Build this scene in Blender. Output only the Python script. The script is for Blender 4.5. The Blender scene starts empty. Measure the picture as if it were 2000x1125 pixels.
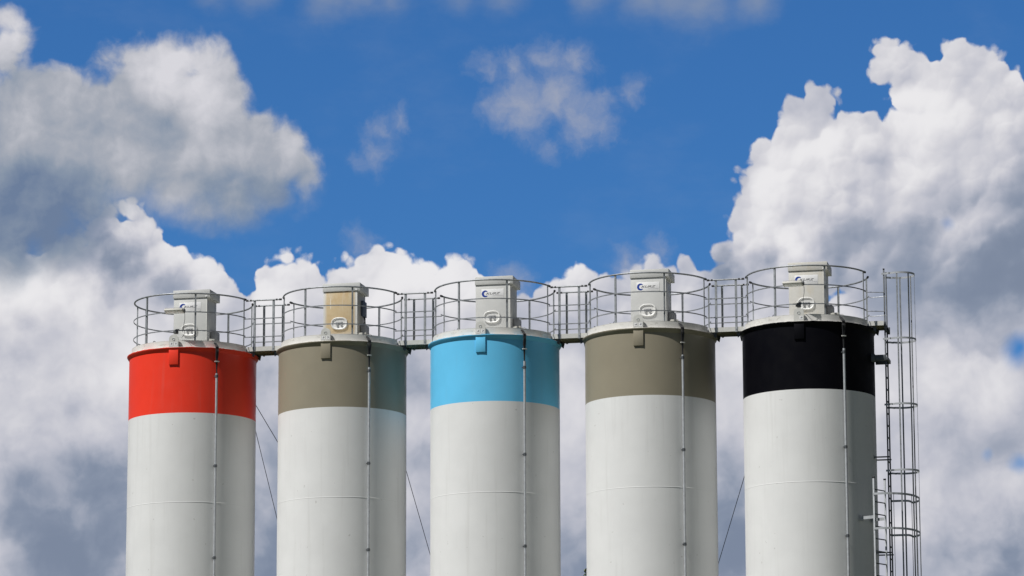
import bpy, bmesh, math, random
from mathutils import Vector, Matrix

R_ = math.radians
scene = bpy.context.scene
COL = scene.collection

# ------------------------------------------------------------------ camera
F_PX, PITCH, ROLL, EYE = 7042.0, 0.1913, -0.00338, 1.6
cam_d = bpy.data.cameras.new("camera")
cam_d.sensor_width = 36.0
cam_d.lens = F_PX / 2000.0 * 36.0
cam_d.clip_start, cam_d.clip_end = 0.5, 20000.0
cam = bpy.data.objects.new("camera", cam_d)
COL.objects.link(cam)
cam.matrix_world = (Matrix.Translation((0, 0, EYE)) @ Matrix.Rotation(math.pi / 2 + PITCH, 4, 'X')
                    @ Matrix.Rotation(ROLL, 4, 'Z'))
scene.camera = cam

# ------------------------------------------------------------------ sun, exposure
SUN_EL, SUN_AZ = R_(56.0), R_(56.0)          # azimuth: from the camera side (-Y) towards the left (-X)
SUN_STRENGTH = 5.0
to_sun = Vector((-math.sin(SUN_AZ) * math.cos(SUN_EL), -math.cos(SUN_AZ) * math.cos(SUN_EL), math.sin(SUN_EL)))
sun_d = bpy.data.lights.new("sun", 'SUN')
sun_d.energy, sun_d.angle, sun_d.color = SUN_STRENGTH, R_(0.53), (1.0, 0.975, 0.935)
sun = bpy.data.objects.new("sun", sun_d)
COL.objects.link(sun)
sun.rotation_euler = (-to_sun).to_track_quat('-Z', 'Y').to_euler()
sun.location = to_sun * 200

vs = scene.view_settings
scene.display_settings.display_device = 'sRGB'
vs.view_transform, vs.look, vs.exposure, vs.gamma = 'Standard', 'None', 0.0, 1.0
vs.use_curve_mapping = False
scene.render.engine = 'CYCLES'
scene.cycles.use_adaptive_sampling = True
scene.cycles.adaptive_threshold = 0.012
scene.cycles.max_bounces = 6
scene.cycles.use_denoising = True


# ------------------------------------------------------------------ node helper
class S:
    """a socket with arithmetic that builds Math nodes"""
    tree = None
    off = None

    def __init__(self, s): self.s = s

    @staticmethod
    def m(op, *a, clamp=False):
        n = S.tree.nodes.new('ShaderNodeMath'); n.operation = op; n.use_clamp = clamp
        for i, x in enumerate(a):
            if isinstance(x, S): S.tree.links.new(x.s, n.inputs[i])
            else: n.inputs[i].default_value = float(x)
        return S(n.outputs[0])

    def __add__(a, b): return S.m('ADD', a, b)
    __radd__ = __add__
    def __sub__(a, b): return S.m('SUBTRACT', a, b)
    def __rsub__(a, b): return S.m('SUBTRACT', b, a)
    def __mul__(a, b): return S.m('MULTIPLY', a, b)
    __rmul__ = __mul__
    def __truediv__(a, b): return S.m('DIVIDE', a, b)
    def mx(a, b): return S.m('MAXIMUM', a, b)
    def mn(a, b): return S.m('MINIMUM', a, b)
    def clamp(a): return S.m('ADD', a, 0.0, clamp=True)


def vm(op, *a, scale=None):
    n = S.tree.nodes.new('ShaderNodeVectorMath'); n.operation = op
    for i, x in enumerate(a):
        if isinstance(x, S): S.tree.links.new(x.s, n.inputs[i])
        else: n.inputs[i].default_value = x
    if scale is not None:
        if isinstance(scale, S): S.tree.links.new(scale.s, n.inputs['Scale'])
        else: n.inputs['Scale'].default_value = scale
    return S(n.outputs['Value'] if op in ('DISTANCE', 'DOT_PRODUCT', 'LENGTH') else n.outputs[0])


def sstep(x, a, b, c=0.0, d=1.0, mode='SMOOTHSTEP'):
    n = S.tree.nodes.new('ShaderNodeMapRange'); n.interpolation_type = mode; n.clamp = True
    S.tree.links.new(x.s, n.inputs['Value'])
    for k, v in (('From Min', a), ('From Max', b), ('To Min', c), ('To Max', d)):
        n.inputs[k].default_value = v
    return S(n.outputs['Result'])


def noise(p, scale, detail=3.0, rough=0.5, dim='2D', out='Factor', w=None, dist=0.0, lac=2.0):
    n = S.tree.nodes.new('ShaderNodeTexNoise'); n.noise_dimensions = dim
    if S.off is not None: p = vm('ADD', p, S.off)
    S.tree.links.new(p.s, n.inputs['Vector'])
    n.inputs['Scale'].default_value = scale; n.inputs['Detail'].default_value = detail
    n.inputs['Roughness'].default_value = rough; n.inputs['Distortion'].default_value = dist
    n.inputs['Lacunarity'].default_value = lac
    return S(n.outputs[0] if out == 'Factor' else n.outputs['Color'])


def voro(p, scale, detail=3.0, rough=0.5, smooth=0.6, lac=2.1):
    n = S.tree.nodes.new('ShaderNodeTexVoronoi'); n.voronoi_dimensions = '2D'; n.feature = 'SMOOTH_F1'
    n.normalize = False
    S.tree.links.new(p.s, n.inputs['Vector'])
    n.inputs['Scale'].default_value = scale; n.inputs['Detail'].default_value = detail
    n.inputs['Roughness'].default_value = rough; n.inputs['Lacunarity'].default_value = lac
    n.inputs['Smoothness'].default_value = smooth
    return S(n.outputs['Distance'])


def rgb(c):
    n = S.tree.nodes.new('ShaderNodeRGB'); n.outputs[0].default_value = (*c, 1); return S(n.outputs[0])


def mixc(f, a, b, blend='MIX'):
    n = S.tree.nodes.new('ShaderNodeMix'); n.data_type = 'RGBA'; n.blend_type = blend
    for i, x in ((0, f), (6, a), (7, b)):
        if isinstance(x, S): S.tree.links.new(x.s, n.inputs[i])
        elif i == 0: n.inputs[0].default_value = x
        else: n.inputs[i].default_value = (*x, 1)
    return S(n.outputs[2])


def ramp(f, stops):
    n = S.tree.nodes.new('ShaderNodeValToRGB'); cr = n.color_ramp
    while len(cr.elements) < len(stops): cr.elements.new(0.5)
    for e, (p, c) in zip(cr.elements, stops): e.position = p; e.color = (*c, 1)
    S.tree.links.new(f.s, n.inputs[0]); return S(n.outputs[0])


# ------------------------------------------------------------------ world: Nishita sky with cumulus, laid out by direction (azimuth, elevation)
K = 70.42      # cloud units per radian: about 0.8 degrees each


def direction(px, py):
    """azimuth and elevation (in cloud units) of the view direction through a point of the photograph"""
    x, y = (px - 1000.0), -(py - 562.5)
    c, s = math.cos(ROLL), math.sin(ROLL)
    v = Vector((x / F_PX, y / F_PX, -1.0))
    v = Matrix.Rotation(math.pi / 2 + PITCH, 3, 'X') @ Matrix.Rotation(ROLL, 3, 'Z') @ v
    v.normalize()
    return math.atan2(v.x, v.y) * K, math.asin(v.z) * K


CUM = [  # far crisp cumulus towering on the right (x, y, radius)
    (1742, 132, 50), (1800, 150, 60), (1868, 130, 46), (1910, 150, 55), (1950, 185, 60), (1960, 250, 70), (1850, 240, 120),
    (1778, 190, 58), (1780, 238, 46), (1606, 212, 44), (1634, 224, 26), (1570, 255, 60), (1512, 305, 50), (1484, 335, 32), (1610, 300, 90),
    (1700, 290, 72), (1530, 375, 98), (1478, 440, 72), (1446, 485, 52), (1402, 485, 24), (1650, 400, 130), (1810, 340, 120), (1930, 340, 120),
    (1560, 490, 130), (1760, 480, 150), (1920, 480, 150), (1440, 550, 60), (1480, 620, 90), (2080, 300, 120), (2120, 420, 150)]
# top edge of the cloud bank above the horizon (x, y)
BANK = [(-700, 380), (-400, 440), (-200, 500), (-60, 500), (30, 488), (100, 480), (150, 470), (185, 430), (208, 405), (235, 392), (268, 402), (292, 425), (318, 452), (350, 482), (385, 498), (420, 506), (448, 520),
        (466, 540), (480, 556), (492, 530), (512, 508), (545, 500), (590, 496), (618, 508), (634, 524), (648, 512), (675, 506), (700, 506), (720, 492), (748, 484), (775, 490), (800, 506), (830, 518), (856, 522), (868, 506),
        (895, 496), (920, 502), (936, 508), (946, 540), (960, 572), (1010, 588), (1050, 566), (1085, 540), (1110, 532), (1135, 524), (1160, 538), (1195, 530), (1230, 520), (1270, 508), (1310, 516), (1345, 500), (1380, 520),
        (1420, 540), (1600, 560), (1900, 520), (2100, 420), (2400, 380), (2700, 460)]
NEAR = [  # nearer soft grey cloud at upper left
    (12, 40, 34), (34, 80, 40), (0, 110, 50), (55, 195, 75), (120, 195, 62), (170, 210, 62), (212, 115, 30), (262, 112, 46), (325, 112, 46), (390, 108, 46), (425, 135, 46),
    (445, 180, 44), (455, 290, 70), (448, 424, 30), (400, 400, 50), (400, 210, 90), (300, 180, 90), (500, 255, 56), (556, 288, 52), (590, 325, 42), (596, 350, 34), (515, 335, 80), (460, 380, 66), (370, 320, 105), (255, 240, 100),
    (260, 300, 110), (120, 310, 130), (20, 300, 140), (60, 400, 110), (-40, 430, 110), (10, 480, 90), (95, 478, 66), (150, 462, 52), (170, 400, 70), (330, 380, 44), (440, 405, 40), (-100, 250, 150), (-120, 60, 90)]
WISP = [(1025, 205, 72), (1085, 190, 62), (1135, 225, 62), (1175, 200, 34), (1228, 178, 26), (955, 140, 30), (1120, 125, 40), (1000, 140, 36), (1060, 110, 34), (955, 200, 24),
        (728, 300, 38), (742, 256, 30), (776, 238, 16), (1072, 292, 10), (715, 478, 32), (1180, 255, 30), (1225, 520, 34), (1290, 500, 26), (1000, 560, 40)]
STRIP = [
        (640, -10, 52), (500, -16, 40), (760, -6, 40), (900, -14, 34), (980, -6, 30), (1150, -8, 34), (1260, -6, 50), (1370, 2, 62), (1480, -14, 50), (420, -20, 30), (1320, -10, 60), (700, -14, 50)]
VEIL = [(1652, 392, 38), (1668, 372, 24), (1632, 430, 34), (1650, 470, 56), (1700, 500, 90), (1800, 500, 92), (1890, 490, 95), (1970, 440, 95), (1780, 560, 120), (1920, 580, 130), (2040, 350, 80),
        (205, 500, 50), (250, 520, 46), (150, 485, 40), (330, 560, 50), (1500, 508, 26), (1408, 530, 34), (1380, 500, 26)]
SHADE = [(60, 250, 120), (150, 230, 80), (215, 205, 62), (235, 290, 110), (290, 300, 100), (330, 310, 80), (60, 380, 140), (200, 400, 90), (365, 300, 46), (-60, 300, 140)]
DARK = [  # grey, self-shadowed parts of the far cloud (x, y, radius, amount)
    (1690, 500, 110, .10), (1650, 520, 90, .10), (1800, 470, 60, .12), (1900, 540, 150, .14), (1500, 505, 40, .25), (1405, 520, 50, .45), (2010, 460, 150, .2), (1870, 470, 50, .15),
    (1990, 600, 150, .32), (1860, 600, 90, .15), (1830, 830, 110, .15), (1960, 850, 110, .25), (1880, 1110, 150, .45), (1990, 1080, 120, .35), (1700, 1120, 120, .3),
    (150, 1010, 170, .55), (40, 930, 110, .3), (240, 960, 110, .4), (200, 1120, 140, .5), (60, 1100, 100, .3), (520, 1020, 120, .62), (530, 880, 90, .30), (510, 740, 70, .35), (520, 1110, 100, .55),
    (810, 760, 80, .3), (820, 900, 90, .3), (820, 1080, 130, .42), (1120, 1100, 120, .48), (1425, 1030, 130, .68), (1425, 1120, 110, .62), (1425, 910, 70, .28),
    (250, 490, 65, .38), (190, 470, 80, .42), (100, 470, 60, .42), (350, 560, 60, .18), (210, 560, 50, .28), (20, 470, 70, .35),
    (45, 620, 36, .16), (155, 800, 36, .22), (45, 720, 40, .18), (480, 600, 50, .12), (680, 590, 50, .12), (820, 610, 60, .15), (1340, 560, 80, .2), (1180, 610, 100, .2), (1040, 640, 90, .2)]
LIGHT = [(1560, 330, 150, .14), (1800, 180, 140, .12), (1590, 470, 70, .05), (1480, 440, 70, .10), (1840, 280, 110, .12), (80, 560, 120, .26), (250, 720, 90, .14), (580, 530, 100, .22), (760, 530, 120, .24), (900, 530, 70, .22),
         (330, 500, 80, .12), (420, 540, 70, .16), (240, 430, 50, .2), (20, 830, 70, .12), (1900, 660, 70, .14), (1830, 740, 60, .1), (1790, 1030, 60, .18), (1960, 760, 60, .14), (1880, 1020, 70, .14), (1425, 780, 90, .12), (1120, 760, 90, .12), (520, 600, 60, .1)]


def build_world():
    w = bpy.data.worlds.new("World"); scene.world = w; w.use_nodes = True
    t = w.node_tree; t.nodes.clear(); S.tree = t
    out = t.nodes.new('ShaderNodeOutputWorld'); bg = t.nodes.new('ShaderNodeBackground')
    t.links.new(bg.outputs[0], out.inputs[0])
    geo = t.nodes.new('ShaderNodeTexCoord')
    d = vm('NORMALIZE', S(geo.outputs['Generated']))
    sep = t.nodes.new('ShaderNodeSeparateXYZ'); t.links.new(d.s, sep.inputs[0])
    dx, dy, dz = (S(o) for o in sep.outputs)
    az = S.m('ARCTAN2', dx, dy) * K
    el = S.m('ARCSINE', dz) * K

    def comb(a, b):
        n = t.nodes.new('ShaderNodeCombineXYZ')
        t.links.new(a.s, n.inputs[0]); t.links.new(b.s, n.inputs[1]); return S(n.outputs[0])
    P = comb(az, el)

    def blobs(p, lst, k):
        acc = None
        for (x, y, r) in lst:
            a, b = direction(x, y)
            v = r / 100.0 - vm('DISTANCE', p, (a, b, 0))
            acc = v if acc is None else S.m('SMOOTH_MAX', acc, v, k)
        return acc

    def patches(p, lst):
        acc = None
        for (x, y, r, amt) in lst:
            a, b = direction(x, y)
            v = sstep(vm('DISTANCE', p, (a, b, 0)), 0.0, r / 100.0 * 1.25, amt, 0.0)
            acc = v if acc is None else acc + v
        return acc

    def warp(p, scale, amp, detail, rough=0.55):
        c = noise(p, scale, detail, rough, out='Color')
        return vm('ADD', p, vm('SCALE', vm('SUBTRACT', c, (.5, .5, .5)), scale=amp))

    # --- far cumulus
    Pw = warp(P, 0.8, 0.30, 3.0)
    Pw = warp(Pw, 2.8, 0.11, 3.5, 0.52)
    L = (-0.62, 0.78)                              # towards the light, in the sky plane

    def shift(p, e): return vm('ADD', p, (L[0] * e, L[1] * e, 0))

    def dome(p, sc, sm=0.35):
        v = voro(p, sc, 0.0, 0.5, sm); return 0.22 - v * v
    big0, big1 = dome(Pw, 0.75), dome(shift(Pw, 0.22), 0.75)
    med0, med1 = dome(Pw, 1.9), dome(shift(Pw, 0.09), 1.9)
    sml0, sml1 = dome(Pw, 4.6), dome(shift(Pw, 0.035), 4.6)

    def split(p):
        sp = t.nodes.new('ShaderNodeSeparateXYZ'); t.links.new(p.s, sp.inputs[0]); return S(sp.outputs[0]), S(sp.outputs[1])

    def bank(p):
        """height below the top edge of the bank"""
        x, y = split(p)
        A0, A1, E0, E1 = -18.0, 18.0, 0.0, 20.0
        n = t.nodes.new('ShaderNodeFloatCurve'); c = n.mapping.curves[0]
        pts = sorted((((direction(px, py)[0] - A0) / (A1 - A0)), ((direction(px, py)[1] - E0) / (E1 - E0))) for px, py in BANK)
        pts = [(0.0, pts[0][1])] + [q for q in pts if 0.002 < q[0] < .998] + [(1.0, pts[-1][1])]
        while len(c.points) < len(pts): c.points.new(.5, .5)
        for q, (u, v) in zip(c.points, pts): q.location = (u, v); q.handle_type = 'AUTO'
        n.mapping.use_clip = True; n.mapping.update()
        u = (x - A0) / (A1 - A0)
        t.links.new(u.s, n.inputs['Value'])
        return (S(n.outputs[0]) * (E1 - E0) + E0) - y

    def shape(p):
        return S.m('SMOOTH_MAX', blobs(p, CUM, 0.15), bank(p) * 0.8, 0.12)
    s0, s1 = shape(Pw), shape(shift(Pw, 0.35))
    fine = noise(Pw, 6.0, 5.0, 0.6)
    H = s0 + big0 * 0.28 + med0 * 0.30 + sml0 * 0.20 + (fine - 0.5) * 0.10
    aF = sstep(H, -0.03, 0.085)
    big = noise(P, 0.38, 4.0, 0.52, dist=0.4)
    mid = noise(warp(P, 0.7, 0.8, 3.0), 0.85, 4.0, 0.5)
    holes = patches(Pw, [(1992, 682, 36, 1.0), (1992, 905, 26, .7), (1925, 890, 14, .4), (1850, 436, 16, .4)])
    aF = (aF * (1.0 - holes.clamp())).clamp()
    depth = s0.mx(0.0).mn(1.4); depth1 = s1.mx(0.0).mn(1.4)
    ax, ay = split(P)
    _, v500 = direction(1000, 500); _, v720 = direction(1000, 700)
    crisp = sstep(ay, v720, v500, 0.22, 1.35) * sstep(mid, .30, .62, .45, 1.0)
    lit = (depth - depth1) * 0.30 * crisp + ((big0 - big1) * 0.62 + (med0 - med1) * 0.36 + (sml0 - sml1) * 0.13) * crisp
    wv2 = warp(Pw, 1.8, 0.4, 5.0, 0.6)
    wv = warp(P, 1.0, 1.0, 4.5, 0.56)
    Bf = 0.745 + lit + (big - 0.5) * 0.60 + (mid - 0.5) * 0.48 + patches(P, LIGHT) - patches(wv, DARK) * sstep(mid, .25, .70, 1.0, .60) + (fine - 0.5) * 0.035 - sstep(s0, .0, .35, .0, .05)
    vl = blobs(wv2, VEIL, 0.2) + (mid - 0.5) * 0.5
    Bf = Bf - sstep(vl, -0.06, 0.26) * 0.22 - sstep(vl, 0.1, 1.2) * 0.06
    Bf = S.m('SMOOTH_MIN', S.m('SMOOTH_MAX', Bf, 0.05, 0.30), 0.97, 0.25)
    cF = ramp(Bf.clamp(), [(0.0, (.185, .23, .325)), (0.18, (.245, .29, .385)), (0.40, (.375, .405, .49)), (0.6, (.52, .53, .60)), (0.8, (.68, .675, .715)), (1.0, (.85, .84, .855))])

    # --- near soft grey cloud
    Qw = warp(P, 0.8, 0.30, 2.0); Qw = warp(Qw, 2.2, 0.15, 3.5, 0.5)
    n0 = blobs(Qw, NEAR, 0.35); n1 = blobs(shift(Qw, 0.6), NEAR, 0.35)
    q0 = noise(Qw, 1.3, 5.0, 0.55); q1 = noise(shift(Qw, 0.15), 1.3, 5.0, 0.55)
    Hn = n0 + (q0 - 0.5) * 0.25 + (0.6 - voro(Qw, 2.0, 3.0, .45, .6)) * 0.10
    soft = noise(P, 0.6, 1.0)
    _, v430 = direction(400, 440); _, v290 = direction(400, 300)
    low = sstep(ay, v430, v290, 1.0, 0.0)
    Hq = Hn + (q0 - 0.5) * 0.3
    aN = sstep(Hq, -0.10, 0.24) * (1.0 - low) + sstep(Hq, -0.28, 0.55) * low
    shd = sstep(blobs(Qw, SHADE, 0.2) + (q0 - 0.5) * 0.35 + (noise(Qw, 4.0, 3.0) - 0.5) * 0.16, -0.03, 0.24)
    Bn = 0.60 - shd * 0.17 + (n0.mx(0.0).mn(1.2) - n1.mx(0.0).mn(1.2)) * 0.30 + (dome(Qw, 1.3, .6) - dome(shift(Qw, .12), 1.3, .6)) * 0.35 + (q0 - q1) * 0.35 + (q0 - 0.5) * 0.22 \
        + patches(Qw, [(370, 150, 100, .26), (420, 240, 90, .14), (20, 60, 60, .3), (560, 300, 60, .12), (250, 360, 110, .16), (60, 270, 110, .12), (300, 120, 80, .18), (170, 190, 60, .1), (300, 340, 80, .08)]) \
        - patches(warp(Qw, 1.2, .5, 4.0), [(530, 370, 110, .24), (40, 380, 130, .16), (60, 430, 170, .26), (200, 440, 120, .2), (450, 405, 110, .22), (230, 190, 80, .08)])
    cN = ramp(Bn.clamp(), [(0.0, (.15, .21, .33)), (0.28, (.25, .305, .395)), (0.55, (.39, .415, .475)), (0.8, (.56, .565, .615)), (1.0, (.68, .675, .72))])

    # --- thin wisps
    Ww = warp(P, 1.4, 0.6, 6.0, 0.58)
    wi = blobs(Ww, WISP, 0.2) + (noise(Ww, 1.7, 6.0, 0.6) - 0.53) * 0.8
    aW = sstep(wi, -0.25, 0.75, 0.0, 0.92)
    st = blobs(warp(P, 0.9, 0.5, 4.0), STRIP, 0.3) + (noise(comb(az * 0.6, el), 1.6, 5.0, 0.6) - 0.5) * 0.5
    aS = sstep(st, -0.30, 0.75, 0.0, 0.75)
    veil = sstep(noise(comb(az * 0.5, el), 0.5, 6.0, 0.6), 0.48, 0.80, 0.0, 0.06)

    # --- scattered clouds over the rest of the sky, outside the stretch described above
    D3 = noise(d, 2.6, 7.0, 0.56, dim='3D'); D3b = noise(vm('ADD', d, tuple(to_sun * 0.05)), 2.6, 7.0, 0.56, dim='3D')
    away = sstep(S.m('ABSOLUTE', az), 11.5, 15.0).mx(sstep(el, 20.5, 24.0))
    aG = sstep(D3, 0.53, 0.62) * away
    Bg = (0.72 + (D3 - D3b) * 5.0 - (D3 - 0.55) * 1.6).clamp()
    cG = ramp(Bg, [(0.0, (.10, .14, .22)), (0.5, (.22, .25, .31)), (1.0, (.50, .50, .52))])

    sky = t.nodes.new('ShaderNodeTexSky'); sky.sky_type = 'NISHITA'; sky.sun_disc = False
    sky.sun_elevation = SUN_EL
    sky.sun_rotation = math.atan2(to_sun.x, to_sun.y)
    sky.altitude = 200; sky.air_density = 1.0; sky.dust_density = 0.25; sky.ozone_density = 3.0
    base = vm('SCALE', S(sky.outputs[0]), scale=0.105)
    base = vm('MULTIPLY', base, SKY_TINT)
    c = mixc(aG, base, cG)
    c = mixc(veil, c, (.42, .47, .56))
    c = mixc(aF, c, cF)
    c = mixc(aW, c, (.35, .385, .49))
    c = mixc(aS, c, (.27, .32, .42))
    c = mixc(aN, c, cN)
    # sky outside the view is dimmed to cut fill light on shaded sides
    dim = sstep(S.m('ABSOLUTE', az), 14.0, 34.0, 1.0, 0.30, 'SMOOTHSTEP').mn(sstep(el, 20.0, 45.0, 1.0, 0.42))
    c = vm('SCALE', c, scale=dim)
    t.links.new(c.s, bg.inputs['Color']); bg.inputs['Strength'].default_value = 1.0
    w.cycles.sampling_method = 'MANUAL'; w.cycles.sample_map_resolution = 512


SKY_TINT = (0.24, 0.535, 0.87)
build_world()


# ------------------------------------------------------------------ materials
def mat(name, color, rough=0.5, metal=0.0, spec=0.5, vary=0.06, scale=3.0, bump=0.0, bscale=20.0, fn=None, coat=0.0, stretch=None):
    m = bpy.data.materials.new(name); m.use_nodes = True; t = m.node_tree; S.tree = t
    b = t.nodes['Principled BSDF']
    b.inputs['Roughness'].default_value = rough; b.inputs['Metallic'].default_value = metal
    b.inputs['Specular IOR Level'].default_value = spec; b.inputs['Coat Weight'].default_value = coat
    tc = t.nodes.new('ShaderNodeTexCoord'); p = S(tc.outputs['Object']); S.off = None
    oi = t.nodes.new('ShaderNodeObjectInfo'); rn = S(oi.outputs['Random']) * 37.0
    cv = t.nodes.new('ShaderNodeCombineXYZ')
    for q in range(3): t.links.new(rn.s, cv.inputs[q])
    S.off = S(cv.outputs[0])                      # so that repeats do not share their stains
    q = vm('MULTIPLY', p, stretch) if stretch else p
    f = noise(q, scale, 5.0, 0.6, dim='3D')
    lo = tuple(c * (1 - vary) for c in color); hi = tuple(min(1, c * (1 + vary)) for c in color)
    c = mixc(sstep(f, .3, .7), lo, hi)
    if fn: c = fn(c, p)
    t.links.new(c.s, b.inputs['Base Color'])
    r = sstep(noise(p, scale * 2.3, 3, dim='3D'), .3, .7, max(.02, rough - .06), min(1, rough + .08))
    t.links.new(r.s, b.inputs['Roughness'])
    if bump:
        bn = t.nodes.new('ShaderNodeBump'); bn.inputs['Strength'].default_value = bump; bn.inputs['Distance'].default_value = 0.02
        h = noise(p, bscale, 3, dim='3D'); t.links.new(h.s, bn.inputs['Height']); t.links.new(bn.outputs[0], b.inputs['Normal'])
    return m


def xyz(p):
    n = S.tree.nodes.new('ShaderNodeSeparateXYZ'); S.tree.links.new(p.s, n.inputs[0]); return [S(o) for o in n.outputs]


ZF, ZB, ZS = 16.472, 14.906, 12.784     # flange, band boundary, weld seam


def shell_dirt(c, p):
    """faint rain streaks that start at the rim and at the weld seams"""
    s = noise(vm('MULTIPLY', p, (7, 7, .35)), 1.0, 5, .6, dim='3D')
    c = mixc(sstep(s, .52, .78, 0, .16), c, (.40, .39, .36))
    sp = noise(vm('MULTIPLY', p, (1, 1, 1)), 9.0, 2, .5, dim='3D')
    return mixc(sstep(sp, .74, .77, 0, .35), c, (.33, .31, .28))


def band_dirt(c, p):
    s = noise(vm('MULTIPLY', p, (7, 7, .5)), 1.0, 5, .6, dim='3D')
    return mixc(sstep(s, .55, .8, 0, .10), c, (.30, .28, .26))


def chips(color):
    def fn(c, p):
        x, y, z = xyz(p)
        edge = sstep(z, ZF - 0.010, ZF - 0.003)
        ch = sstep(noise(vm('MULTIPLY', p, (3.2, 3.2, 12)), 1.6, 4, .7, dim='3D'), .47, .50)
        return mixc(edge * ch, c, (.62, .60, .56))
    return fn


def toe_dirt(c, p):
    n = noise(vm('MULTIPLY', p, (4, 4, 10)), 1.5, 4, .65, dim='3D')
    return mixc(sstep(n, .58, .66, 0, .45), c, (.36, .34, .28))


def stain(amount, lo, colr):
    def fn(c, p):
        x, y, z = xyz(p)
        n = noise(vm('MULTIPLY', p, (2.2, 2.2, 1.2)), 2.0, 4, .55, dim='3D')
        m = sstep(S.m('ABSOLUTE', x - 0.01), .41, .30) * sstep(n, lo, lo + .25) * amount
        c = mixc(m, c, colr)
        base = sstep(z, .03, .0, 0, .55) * sstep(noise(p, 14, 3, dim='3D'), .42, .6)
        return mixc(base, c, (.28, .24, .15))
    return fn


def stain2(c, p):
    """strongly yellowed front face, paler towards its edges"""
    x, y, z = xyz(p)
    n = noise(vm('MULTIPLY', p, (2.0, 2.0, 1.0)), 2.4, 4, .6, dim='3D')
    front = sstep(y, -.36, -.40)
    m = sstep(x, -.40, -.30) * sstep(x, .395, .33) * sstep(n, .2, .55, .75, 1.0) * front * sstep(z, -.02, .14, .45, 1)
    c = mixc(m, c, (.56, .44, .265))
    c = mixc(m * sstep(noise(p, 3.2, 5, .65, dim='3D'), .45, .7) * .7, c, (.50, .36, .19))
    c = mixc(m * sstep(noise(vm('MULTIPLY', p, (9, 1, .8)), 1.0, 4, .6, dim='3D'), .55, .75) * .5, c, (.60, .52, .40))
    o = sstep(noise(vm('MULTIPLY', p, (3.0, 1, 1.0)), 2.6, 3, .6, dim='3D'), .52, .72) * front * sstep(z, .55, .95) * sstep(S.m('ABSOLUTE', x), .36, .2)
    c = mixc(o * .6, c, (.52, .36, .18))
    s = sstep(S.m('ABSOLUTE', x + .235 + (noise(p, 5, 2, dim='3D') - .5) * .06), .012, .004) * front * sstep(z, .62, .68) * sstep(z, .94, .86)
    side = sstep(x, BW - .004, BW - .001)
    c = mixc(side * .8, c, (.40, .37, .30))
    return mixc(s * .8, c, (.72, .69, .60))


BW = .413
M = {}
M['white'] = mat('white_shell_paint', (.745, .75, .745), .42, spec=.3, vary=.025, scale=1.2, bump=.05, bscale=3.0, fn=shell_dirt)
M['roof'] = mat('white_roof_paint', (.72, .71, .68), .5, vary=.06, scale=5, bump=.06)
for k, c in (('red', (.88, .052, .024)), ('beige', (.285, .257, .192)), ('blue', (.14, .56, .88)), ('taupe', (.285, .257, .192)), ('black', (.0025, .0025, .0045))):
    M[k] = mat(k + '_band_paint', c, .5 if k == 'black' else .36, spec=.08 if k == 'black' else .28, vary=.03, scale=1.4, bump=.04, bscale=3.0, fn=None if k == 'black' else band_dirt)
    M[k + '_flange'] = mat(k + '_flange_paint', c, .5, spec=.1 if k == 'black' else .3, vary=.05, fn=chips(c))
M['galv'] = mat('galvanised_steel', (.28, .295, .31), .48, metal=.45, vary=.22, scale=14, bump=.1, bscale=60)
M['galv_pale'] = mat('pale_galvanised_steel', (.34, .36, .375), .48, metal=.35, vary=.18, scale=12)
M['galv_dark'] = mat('dull_galvanised_steel', (.11, .12, .13), .5, metal=.4, vary=.2, scale=10)
M['alu'] = mat('aluminium', (.46, .48, .50), .42, metal=.25, vary=.12, scale=12)
M['fascia'] = mat('grey_white_steel', (.60, .60, .57), .5, vary=.06, scale=6)
M['toe'] = mat('grey_white_toe_board', (.70, .69, .66), .5, vary=.05, scale=4, fn=toe_dirt)
M['under'] = mat('deck_grating', (.40, .36, .27), .7, vary=.2, scale=30)
M['box'] = mat('grey_white_cabinet_paint', (.575, .58, .565), .45, vary=.02, scale=3, bump=.03, bscale=8, fn=stain(.12, .55, (.45, .40, .28)))
M['box_stained'] = mat('yellowed_cabinet_paint', (.60, .60, .575), .35, vary=.03, fn=stain2)
M['box_worn'] = mat('slightly_yellowed_cabinet_paint', (.60, .59, .55), .45, vary=.03, fn=stain(.55, .44, (.54, .47, .34)))
M['motor'] = mat('grey_motor_paint', (.30, .305, .31), .5, vary=.08)
M['dark_box'] = mat('slate_blue_plastic', (.075, .095, .13), .5, vary=.08)
M['sign'] = mat('white_sign', (.80, .80, .80), .35, vary=.01)
M['sign_blue'] = mat('blue_print', (.012, .05, .32), .4, vary=.02)
M['ink'] = mat('grey_print', (.16, .16, .17), .5, vary=.02)
M['ink_pale'] = mat('pale_grey_print', (.45, .45, .46), .5, vary=.02)
M['black_rubber'] = mat('black_rubber', (.012, .012, .014), .6, vary=.1)
M['plastic'] = mat('pale_grey_plastic', (.50, .49, .44), .5, vary=.06)
M['sensor'] = mat('dark_grey_casting', (.10, .105, .11), .55, vary=.2, scale=20)
M['hatch'] = mat('pressed_hatch_white', (.66, .66, .64), .4, vary=.02)
M['ground'] = mat('grassy_ground', (.055, .065, .030), .9, vary=.3, scale=.2, bump=.3, bscale=2)
M['leaf'] = mat('leaf_green', (.055, .085, .022), .55, vary=.5, scale=1.5)
M['bark'] = mat('bark', (.10, .075, .05), .9, vary=.3, scale=8)


# ------------------------------------------------------------------ mesh helpers (every helper adds to a bmesh)
def bm_new(): return bmesh.new()


def put(bm, verts, faces):
    vs_ = [bm.verts.new(v) for v in verts]
    for f in faces:
        try: bm.faces.new([vs_[i] for i in f])
        except ValueError: pass
    return vs_


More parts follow.
